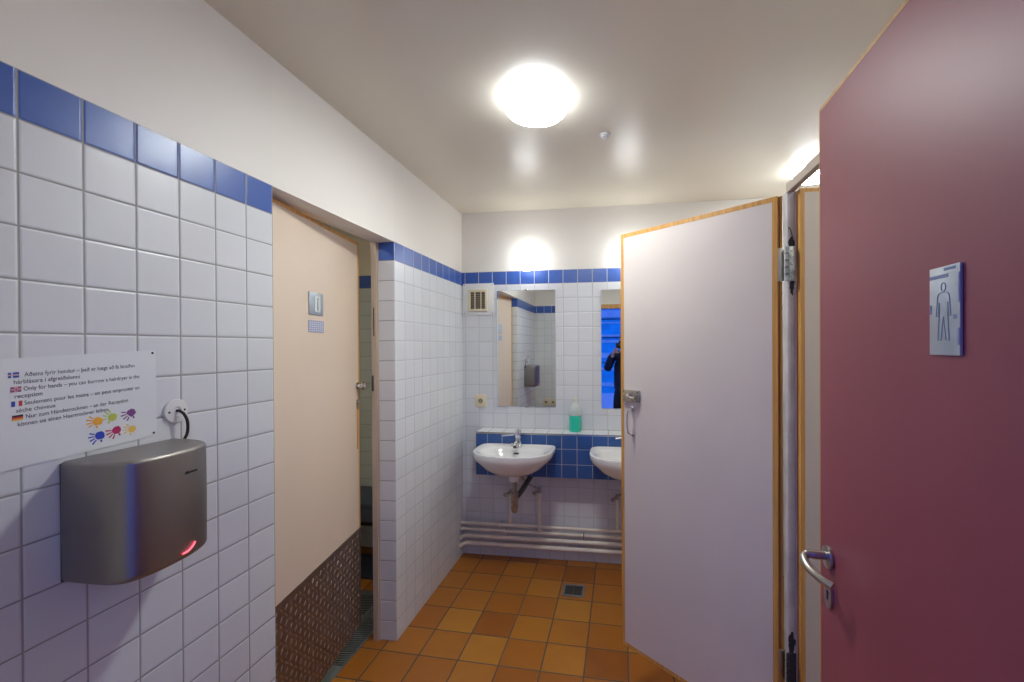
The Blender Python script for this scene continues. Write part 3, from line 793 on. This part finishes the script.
# four pipes along the wall
for k, (z, r, y, word) in enumerate([(.250, .0112, YB-.05, 'uppermost'), (.206, .0105, YB-.05, 'second from the top'), (.158, .0140, YB-.05, 'third from the top, thick'), (.104, .0150, YB-.05, 'lowest and thickest')]):
    pp = [(.006 if k < 2 else .016, y-(.0 if k < 2 else .05), z), (.022, y-(.0 if k < 2 else .03), z), (.04, y-.004 if k > 1 else y, z), (.07, y, z), (CX-.01, y, z)]
    if k < 2: pp = [(.003, y, z), (CX-.01, y, z)]
    else:
        pp = [tuple(p) for p in curve(pp[:4], 5)]+[pp[4]]
    tag(obj('water_pipe', tube(nb(), pp, r, 16), M['pipe'], origin=(.8, y, z)), 'horizontal cream water pipe at the foot of the back wall, '+word, 'pipe', 'horizontal pipes along the back wall')
for x, z, g_ in ((.296, .250, 'left'), (.330, .206, 'right')):
    pc = thing('pipe_clamp', (x, YB-.05, z), 'small pipe clamp on the %s wall pipe left of the basin trap' % ('top' if g_ == 'left' else 'second'), 'clamp')
    obj('ring', lathe(nb(), [(.0135, -.006), (.0135, .006)], (x, YB-.05, z), 'X', 18), M['pipe'], pc)
    obj('stem', tube(nb(), [(x, YB-.038, z), (x, YB-.002, z)], .004, 8), M['galv'], pc)
    obj('screw', tube(nb(), [(x, YB-.062, z-.022), (x, YB-.062, z+.022)], .004, 8), M['pipe'], pc)
x = .905
pc = thing('pipe_clamp', (x, YB-.05, .206), 'small pipe clamp on the second wall pipe between the basins', 'clamp')
obj('ring', lathe(nb(), [(.0135, -.006), (.0135, .006)], (x, YB-.05, .206), 'X', 18), M['pipe'], pc)
obj('stem', tube(nb(), [(x, YB-.038, .206), (x, YB-.002, .206)], .004, 8), M['galv'], pc)
obj('screw', tube(nb(), [(x, YB-.062, .184), (x, YB-.062, .232)], .004, 8), M['galv'], pc)

# soap bottle
bx, by = .848, 3.045; z0 = LZ1+.0015
sb = thing('soap_bottle', (bx, by, z0), 'translucent bottle half full of green soap on the tiled ledge', 'bottle')
obj('liquid', lathe(nb(), [(.038, .0), (.0425, .005), (.0425, .112), (.042, .1125)], (bx, by, z0), 'Z', 36), M['soap'], sb)
obj('bottle_body', lathe(nb(), [(.0422, .1128), (.0428, .150), (.040, .168), (.030, .186), (.018, .198), (.013, .203), (.013, .209)], (bx, by, z0), 'Z', 36), M['soap_plastic'], sb)
cp = obj('cap', lathe(nb(), [(.0155, .2095), (.0155, .228), (.010, .230), (.008, .240), (.005, .241)], (bx, by, z0), 'Z', 24), plain('pale yellow cap', (.70, .70, .55), .4), sb)

# globe lamps
def globe(x, z, label):
    g_ = thing('globe_lamp', (x, YB, z), label, 'lamp', group='globe lamps above the mirrors')
    obj('wall_base', lathe(nb(), [(.05, 0), (.05, .012), (.042, .022)], (x, YB-.001, z), 'Y', 32, -1), M['lamp_base'], g_)
    bm = nb(); bmesh.ops.create_uvsphere(bm, u_segments=40, v_segments=24, radius=.095, matrix=Matrix.Translation((x, YB-.112, z)))
    obj('glass_globe', bm, M['globe'], g_, smooth=80)
globe(.515, 2.165, 'glowing round globe lamp above the left mirror'); globe(1.222, 2.160, 'glowing round globe lamp above the right mirror, behind the open door')
# drum ceiling lamps
def drum(x, y, label, group, mat, r=.120):
    d = thing('ceiling_lamp', (x, y, CZ), label, 'lamp', group=group)
    obj('lamp_base', lathe(nb(), [(r*.93, 0), (r*.93, .020)], (x, y, CZ-.0005), 'Z', 48, -1), M['lamp_base'], d)
    obj('diffuser', lathe(nb(), [(r*.955, .0555), (r*.93, .060), (r*.80, .065), (r*.4, .068), (.004, .069)], (x, y, CZ), 'Z', 56, -1), mat, d, smooth=60)
    obj('rim', lathe(nb(), [(r*.985, .020), (r, .024), (r, .050), (r*.99, .054), (r*.958, .0575)], (x, y, CZ), 'Z', 56, -1), M['lamp_side'], d, smooth=60)
drum(.838, 1.70, 'large round white ceiling lamp glowing over the washroom floor', None, M['lamp'])
drum(2.24, 2.60, 'round glowing ceiling lamp above the cubicle, seen over the rail', None, M['lamp'])
drum(2.35, .85, 'added round ceiling lamp, out of view above the cubicle nearest the entrance', None, M['lamp_added'])  # unseen lamp, added to brighten the cream cubicle door
drum(-.72, 1.45, 'added warm ceiling lamp, out of view in the shower room behind the beige door', None, M['warm'], .12)  # unseen lamp, added to light the room behind the door gap
sd = thing('smoke_detector', (1.10, 2.045, CZ), 'small round fitting on the ceiling to the right of the lamp', 'detector')
obj('base', lathe(nb(), [(.026, 0), (.026, .004)], (1.10, 2.045, CZ-.0005), 'Z', 28, -1), M['plastic_w'], sd)
obj('cover', lathe(nb(), [(.021, .004), (.020, .012), (.012, .017), (.004, .018)], (1.10, 2.045, CZ), 'Z', 28, -1), M['lamp_base'], sd)

# floor drain
fd = thing('floor_drain', (.868, 2.717, 0), 'square metal floor drain in the orange tiles near the basins', 'drain')
bm = nb(); x0, x1, y0, y1 = .800, .936, 2.652, 2.785
for a in ((x0, x1, y0, y0+.014), (x0, x1, y1-.014, y1), (x0, x0+.014, y0+.014, y1-.014), (x1-.014, x1, y0+.014, y1-.014)): box(bm, a[0], a[1], a[2], a[3], .0005, .004)
obj('frame', bm, M['drain'], fd)
obj('sump', B(x0+.014, x1-.014, y0+.014, y1-.014, .0005, .0015), M['slot'], fd)
bm = nb()
for k in range(6): yy = y0+.022+k*.0165; box(bm, x0+.014, x1-.014, yy, yy+.007, .0015, .0035)
box(bm, .864, .872, y0+.014, y1-.014, .0015, .0037)
obj('grate', bm, M['drain_dark'], fd)

# channel grate along the shower threshold
cg = thing('channel_grate', (-.19, 1.9, 0), 'long slotted steel channel grate along the shower doorway', 'grate')
gx0, gx1, gy0, gy1 = -.275, -.160, 1.33, 2.62
bm = nb(); box(bm, gx1-.010, gx1, gy0, gy1, .0005, .004); box(bm, gx0, gx0+.010, gy0, gy1, .0005, .004)
obj('frame', bm, M['drain'], cg)
obj('channel', B(gx0+.010, gx1-.010, gy0, gy1, .0004, .0012), M['slot'], cg)
bm = nb(); k = 0; y = gy0+.006
while y < gy1-.03:
    if int((y-gy0)/.19) % 3 == 2: box(bm, gx0+.010, gx1-.010, y, y+.0155, .0012, .0040)
    else: prism(bm, [(gx0+.010, y), (gx1-.010, y+.012), (gx1-.010, y+.0175), (gx0+.010, y+.0055)], .0012, .0036, lambda u, v, h: Vector((u, v, h)))
    y += .016
obj('bars', bm, M['drain'], cg)

# drain tray beside the channel
dt = thing('drain_tray', (-.40, 2.34, 0), 'pale steel drain tray with dark slots on the shower room floor', 'drain')
obj('tray', B(-.56, -.280, 2.10, 2.53, .0005, .004, bev=.001), M['drain'], dt)
bm = nb()
for k in range(12):
    y = 2.27+k*.0165; prism(bm, [(-.54, y), (-.30, y+.03), (-.30, y+.039), (-.54, y+.009)], .0041, .0046, lambda u, v, h: Vector((u, v, h)))
obj('slots', bm, M['slot'], dt)
# bench in the shower room
bn = thing('shower_bench', (-.80, 2.9, 0), 'dark slate blue bench at the back of the shower room, seen through the door gap', 'bench')
bm = nb(); box(bm, -1.25, -.35, 2.70, 3.05, .455, .485, bev=.004); obj('seat', bm, M['bench'], bn)
obj('apron', B(-1.24, -.36, 2.705, 2.725, .36, .453, bev=.002), M['bench'], bn)
obj('under_seat_dark', B(-1.24, -.36, 3.03, 3.05, .19, .44, bev=.002), M['slot'], bn)  # plain dark sheet below the seat, at the back
for x in (-1.2, -.40):
    for y in (2.74, 3.02): obj('leg', B(x-.015, x+.015, y-.015, y+.0099, 0, .455), M['steel'], bn)
mt = tag(obj('dark_sheet', B(-1.10, -.40, 2.66, 2.96, .001, .016, bev=.004), plain('dark flat sheet', (.02, .025, .04), .6), origin=(-.75, 2.8, 0)), 'dark flat sheet on the shower room floor under the bench', 'mat')  # thin dark sheet over the darker part of the floor

# ------------------------------------------------------------------ outside: snow, house front
og = struct('ground', B(-6, 8, -9, RY0-.0, -.14, -.02), M['snow'], label='snow covered ground outside the entrance')
hb = thing('neighbouring_house', (1, -6.2, -.02), 'pale clad house front across the snow, seen in the right mirror', 'building')
obj('wall', B(-4.5, 6.5, -6.4, -6.2, -.02, 3.2), M['clad'], hb)
for z0_, z1_, m_ in ((2.34, 2.54, 'clad_light'), (2.17, 2.21, 'clad_light'), (1.80, 1.86, 'clad_light'), (1.63, 1.70, 'clad_light'), (1.20, 1.34, 'clad_light'), (.86, .92, 'clad_light'), (.40, .50, 'clad_light')):
    obj('cladding_band', B(-4.5, 6.5, -6.2, -6.15, z0_, z1_, bev=.005), M[m_], hb)
for z0_ in (2.28, 1.76, 1.05):
    obj('gap_board', B(-4.5, 6.5, -6.2, -6.18, z0_, z0_+.025), M['clad_dark'], hb)
obj('roof', B(-4.7, 6.7, -6.6, -5.9, 3.2, 3.35), M['snow'], hb)
# handrail posts
sr = thing('snow_bank', (1, -3.6, -.02), 'low bank of snow outside the entrance', 'snow bank')
bm = nb(); prism(bm, [(-4.1, -.02), (-3.9, .35), (-3.6, .48), (-3.35, .33), (-3.0, -.02)], -3, 5, lambda u, v, h: Vector((h, u, v)))
obj('bank', bm, M['snow'], sr)

# ------------------------------------------------------------------ the photographer (outside the door, seen in the mirror)
PX, PY, GZ = 1.235, -.42, -.02
def skin_mesh(verts, edges, radii, root=0, sub=2):
    me = bpy.data.meshes.new('t'); me.from_pydata(verts, edges, [])
    o = bpy.data.objects.new('t', me); COL.objects.link(o)
    sk = o.modifiers.new('s', 'SKIN'); sk.use_smooth_shade = True
    for i, r in enumerate(radii):
        v = me.skin_vertices[0].data[i]; v.radius = (r, r) if not isinstance(r, tuple) else r; v.use_root = (i == root)
    ss = o.modifiers.new('u', 'SUBSURF'); ss.levels = sub; ss.render_levels = sub
    dg = bpy.context.evaluated_depsgraph_get(); dg.update()
    out = bpy.data.meshes.new_from_object(o.evaluated_get(dg))
    bpy.data.objects.remove(o); bpy.data.meshes.remove(me)
    bm = nb(); bm.from_mesh(out); bpy.data.meshes.remove(out); return bm
def P3(x, y, z): return (PX+x, PY+y, GZ+z)
ps = thing('person', (PX, PY, GZ), 'person in dark jacket and trousers holding a camera, reflected in the right mirror', 'person')
V = []; E_ = []; R = []
def add(p, r, par=None):
    V.append(p); R.append(r); i = len(V)-1
    if par is not None: E_.append((par, i))
    return i
pel = add(P3(0, 0, .95), (.115, .085)); ab = add(P3(0, 0, 1.10), (.12, .09), pel); ch = add(P3(0, 0, 1.30), (.155, .11), ab); nk0 = add(P3(0, 0, 1.44), (.10, .075), ch); nk = add(P3(0, .015, 1.51), .052, nk0); hd_ = add(P3(0, .03, 1.56), .055, nk)
hands = {}
for s_ in (-1, 1):
    sh = add(P3(s_*.18, 0, 1.41), .062, nk0); el = add(P3(s_*.265, .10, 1.20), .045, sh)
    wr = add(P3(s_*.115-.055, .30, 1.46), .027, el); pm_ = add(P3(s_*.085-.055, .345, 1.50), (.034, .022), wr)
    hands[s_] = pm_
    for f in range(4):
        zz = 1.525-.020*f; L = [.95, 1.05, 1., .8][f]
        a = add(P3(s_*.088-.055, .365, zz), .0095, pm_)
        b = add(P3(s_*.083-.055, .365+.026*L, zz+.002), .009, a)
        c = add(P3(s_*.064-.055, .365+.038*L, zz), .008, b)
        add(P3(s_*.045-.055, .365+.036*L, zz-.002), .007, c)
    a = add(P3(s_*.070-.055, .335, 1.475), .011, pm_); b = add(P3(s_*.045-.055, .345, 1.468), .0095, a); add(P3(s_*.022-.055, .352, 1.470), .008, b)
    hp_ = add(P3(s_*.09, 0, .76), .072, pel); kn = add(P3(s_*.11, .02, .50), .055, hp_); an_ = add(P3(s_*.12, -.01, .10), .042, kn)
    ft = add(P3(s_*.125, .06, .045), .04, an_); add(P3(s_*.13, .16, .035), .032, ft)
bm = skin_mesh(V, E_, R)
# head with face
hb_ = nb(); bmesh.ops.create_uvsphere(hb_, u_segments=40, v_segments=28, radius=1)
for v in hb_.verts:
    x, y, z = v.co
    fx, fy, fz = x*.076, y*.096, z*.118
    if z < 0: fx *= 1-.28*z*z; fy *= 1-.12*z*z
    front = max(0, y)
    if front > .2:
        fy += .022*math.exp(-((x/.16)**2))*math.exp(-(((z+.12)/.20)**2))      # nose
        fy -= .010*math.exp(-(((abs(x)-.36)/.16)**2))*math.exp(-(((z-.05)/.12)**2))   # eye sockets
        fy += .007*math.exp(-((x/.3)**2))*math.exp(-(((z+.48)/.07)**2))        # lips
        fy += .008*math.exp(-((x/.28)**2))*math.exp(-(((z+.82)/.14)**2))       # chin
    v.co = (fx, fy, fz)
for s_ in (-1, 1):
    bmesh.ops.create_icosphere(hb_, subdivisions=2, radius=1, matrix=Matrix.Translation((s_*.078, -.005, -.005)) @ Matrix.Diagonal((.008, .019, .031, 1)))
hc = Vector(P3(0, .045, 1.655))
hb_.transform(Matrix.Translation(hc)); tmp_me = bpy.data.meshes.new('h'); hb_.to_mesh(tmp_me); hb_.free(); bm.from_mesh(tmp_me); bpy.data.meshes.remove(tmp_me)
obj('body', bm, M['skin'], ps, smooth=60)
for s_ in (-1, 1):
    bm = nb(); bmesh.ops.create_uvsphere(bm, u_segments=16, v_segments=10, radius=.0115, matrix=Matrix.Translation(hc+Vector((s_*.028, .080, .004)))); ey = obj('eye', bm, M['plastic_w'], ps)
    bm = nb(); bmesh.ops.create_uvsphere(bm, u_segments=12, v_segments=8, radius=.0055, matrix=Matrix.Translation(hc+Vector((s_*.028, .0875, .004)))); obj('iris', bm, M['slot'], ey)
bm = nb(); bmesh.ops.create_uvsphere(bm, u_segments=36, v_segments=24, radius=1)
for v in list(bm.verts):
    x, y, z = v.co
    lim = .35 if y > -.2 else -.45
    k = 1.0 if z > lim else .93
    v.co = (x*.084*k, (y*.104-.006)*k, z*.126*k+.004)
bm.transform(Matrix.Translation(hc)); obj('hair', bm, M['hair'], ps, smooth=60)
# jacket: torso and sleeves
V = []; E_ = []; R = []
a = add(P3(0, 0, .80), (.20, .155)); b = add(P3(0, 0, 1.06), (.18, .14), a); c = add(P3(0, 0, 1.30), (.19, .14), b); d = add(P3(0, 0, 1.43), (.125, .10), c); add(P3(0, .008, 1.50), (.075, .072), d)
for s_ in (-1, 1):
    sh = add(P3(s_*.19, 0, 1.41), .078, d); el = add(P3(s_*.27, .10, 1.20), .064, sh); add(P3(s_*.135-.05, .275, 1.435), .042, el)
jk = obj('jacket', skin_mesh(V, E_, R), M['jacket'], ps, smooth=60)
bm = nb(); tube(bm, [P3(0, .142, .90), P3(0, .138, 1.10), P3(0, .143, 1.30), P3(0, .10, 1.44)], .004, 8); obj('zip', bm, M['chrome_old'], jk)
V = []; E_ = []; R = []
a0_ = add(P3(0, 0, 1.04), (.15, .115)); a = add(P3(0, 0, .92), (.165, .125), a0_)
for s_ in (-1, 1):
    h = add(P3(s_*.092, 0, .76), .098, a); k_ = add(P3(s_*.11, .02, .50), .078, h); add(P3(s_*.12, -.008, .065), .062, k_)
obj('trousers', skin_mesh(V, E_, R), M['trousers'], ps, smooth=60)
for s_ in (-1, 1):
    bm = nb(); bmesh.ops.create_uvsphere(bm, u_segments=24, v_segments=16, radius=1)
    for v in bm.verts:
        x, y, z = v.co; v.co = (x*.05, y*.145, max(z, -.75)*.055+.0415)
    bm.transform(Matrix.Translation(P3(s_*.128, .055, 0))); obj('shoe', bm, M['shoe'], ps)
# camera in the hands, lens just behind the taking position
cm = thing('digital_camera', (1.166, -.065, 1.544), 'black camera held by the person outside the doorway', 'camera')
obj('body', B(1.100, 1.232, -.085, -.048, 1.500, 1.585, bev=.008, seg=3), M['camera_black'], cm)
bm = nb(); prism(bm, [(-.028, 1.583), (.028, 1.583), (.018, 1.612), (-.018, 1.612)], -.082, -.046, lambda u, v, h: Vector((1.166+u, h, v))); obj('viewfinder', bm, M['camera_black'], cm)
ln = obj('lens', lathe(nb(), [(.036, 0), (.036, .012), (.033, .016), (.033, .036), (.030, .038), (.027, .030)], (1.166, -.050, 1.543), 'Y', 32), M['camera_black'], cm)
obj('front_glass', lathe(nb(), [(.026, 0), (.018, .003), (.006, .004)], (1.166, -.021, 1.543), 'Y', 24), M['glass'], ln)

# ------------------------------------------------------------------ sky and camera
w = bpy.data.worlds.new('World'); S.world = w; w.use_nodes = True
nt = w.node_tree; nt.nodes.clear(); g = G(nt)
bg = g.n('ShaderNodeBackground'); wo = g.n('ShaderNodeOutputWorld'); g.L.new(bg.outputs[0], wo.inputs[0])
bg.inputs[0].default_value = (.075, .20, 1., 1); bg.inputs[1].default_value = .80

cam_d = bpy.data.cameras.new('camera'); cam = bpy.data.objects.new('camera', cam_d); COL.objects.link(cam)
f, yaw, pit, rol = 434.36, .1499, -.0045, -.0048
fw = Vector((-math.sin(yaw)*math.cos(pit), math.cos(yaw)*math.cos(pit), math.sin(pit)))
r = Vector((math.cos(yaw), math.sin(yaw), 0)); u = r.cross(fw)
r2 = r*math.cos(rol)+u*math.sin(rol); u2 = -r*math.sin(rol)+u*math.cos(rol)
mt_ = Matrix((r2, u2, -fw)).transposed().to_4x4(); mt_.translation = Vector((11.1067*T, 0, (19-4.2925)*T))
cam.matrix_world = mt_
cam_d.sensor_fit = 'HORIZONTAL'; cam_d.sensor_width = 36; cam_d.lens = f*36/1024
cam_d.shift_x = (512-554.9)/1024; cam_d.shift_y = (347.9-341)/1024
cam_d.clip_start = .004; cam_d.clip_end = 100
S.camera = cam
S.view_settings.view_transform = 'Standard'; S.view_settings.look = 'None'; S.view_settings.gamma = 1
S.view_settings.use_curve_mapping = False; S.view_settings.exposure = 0.56
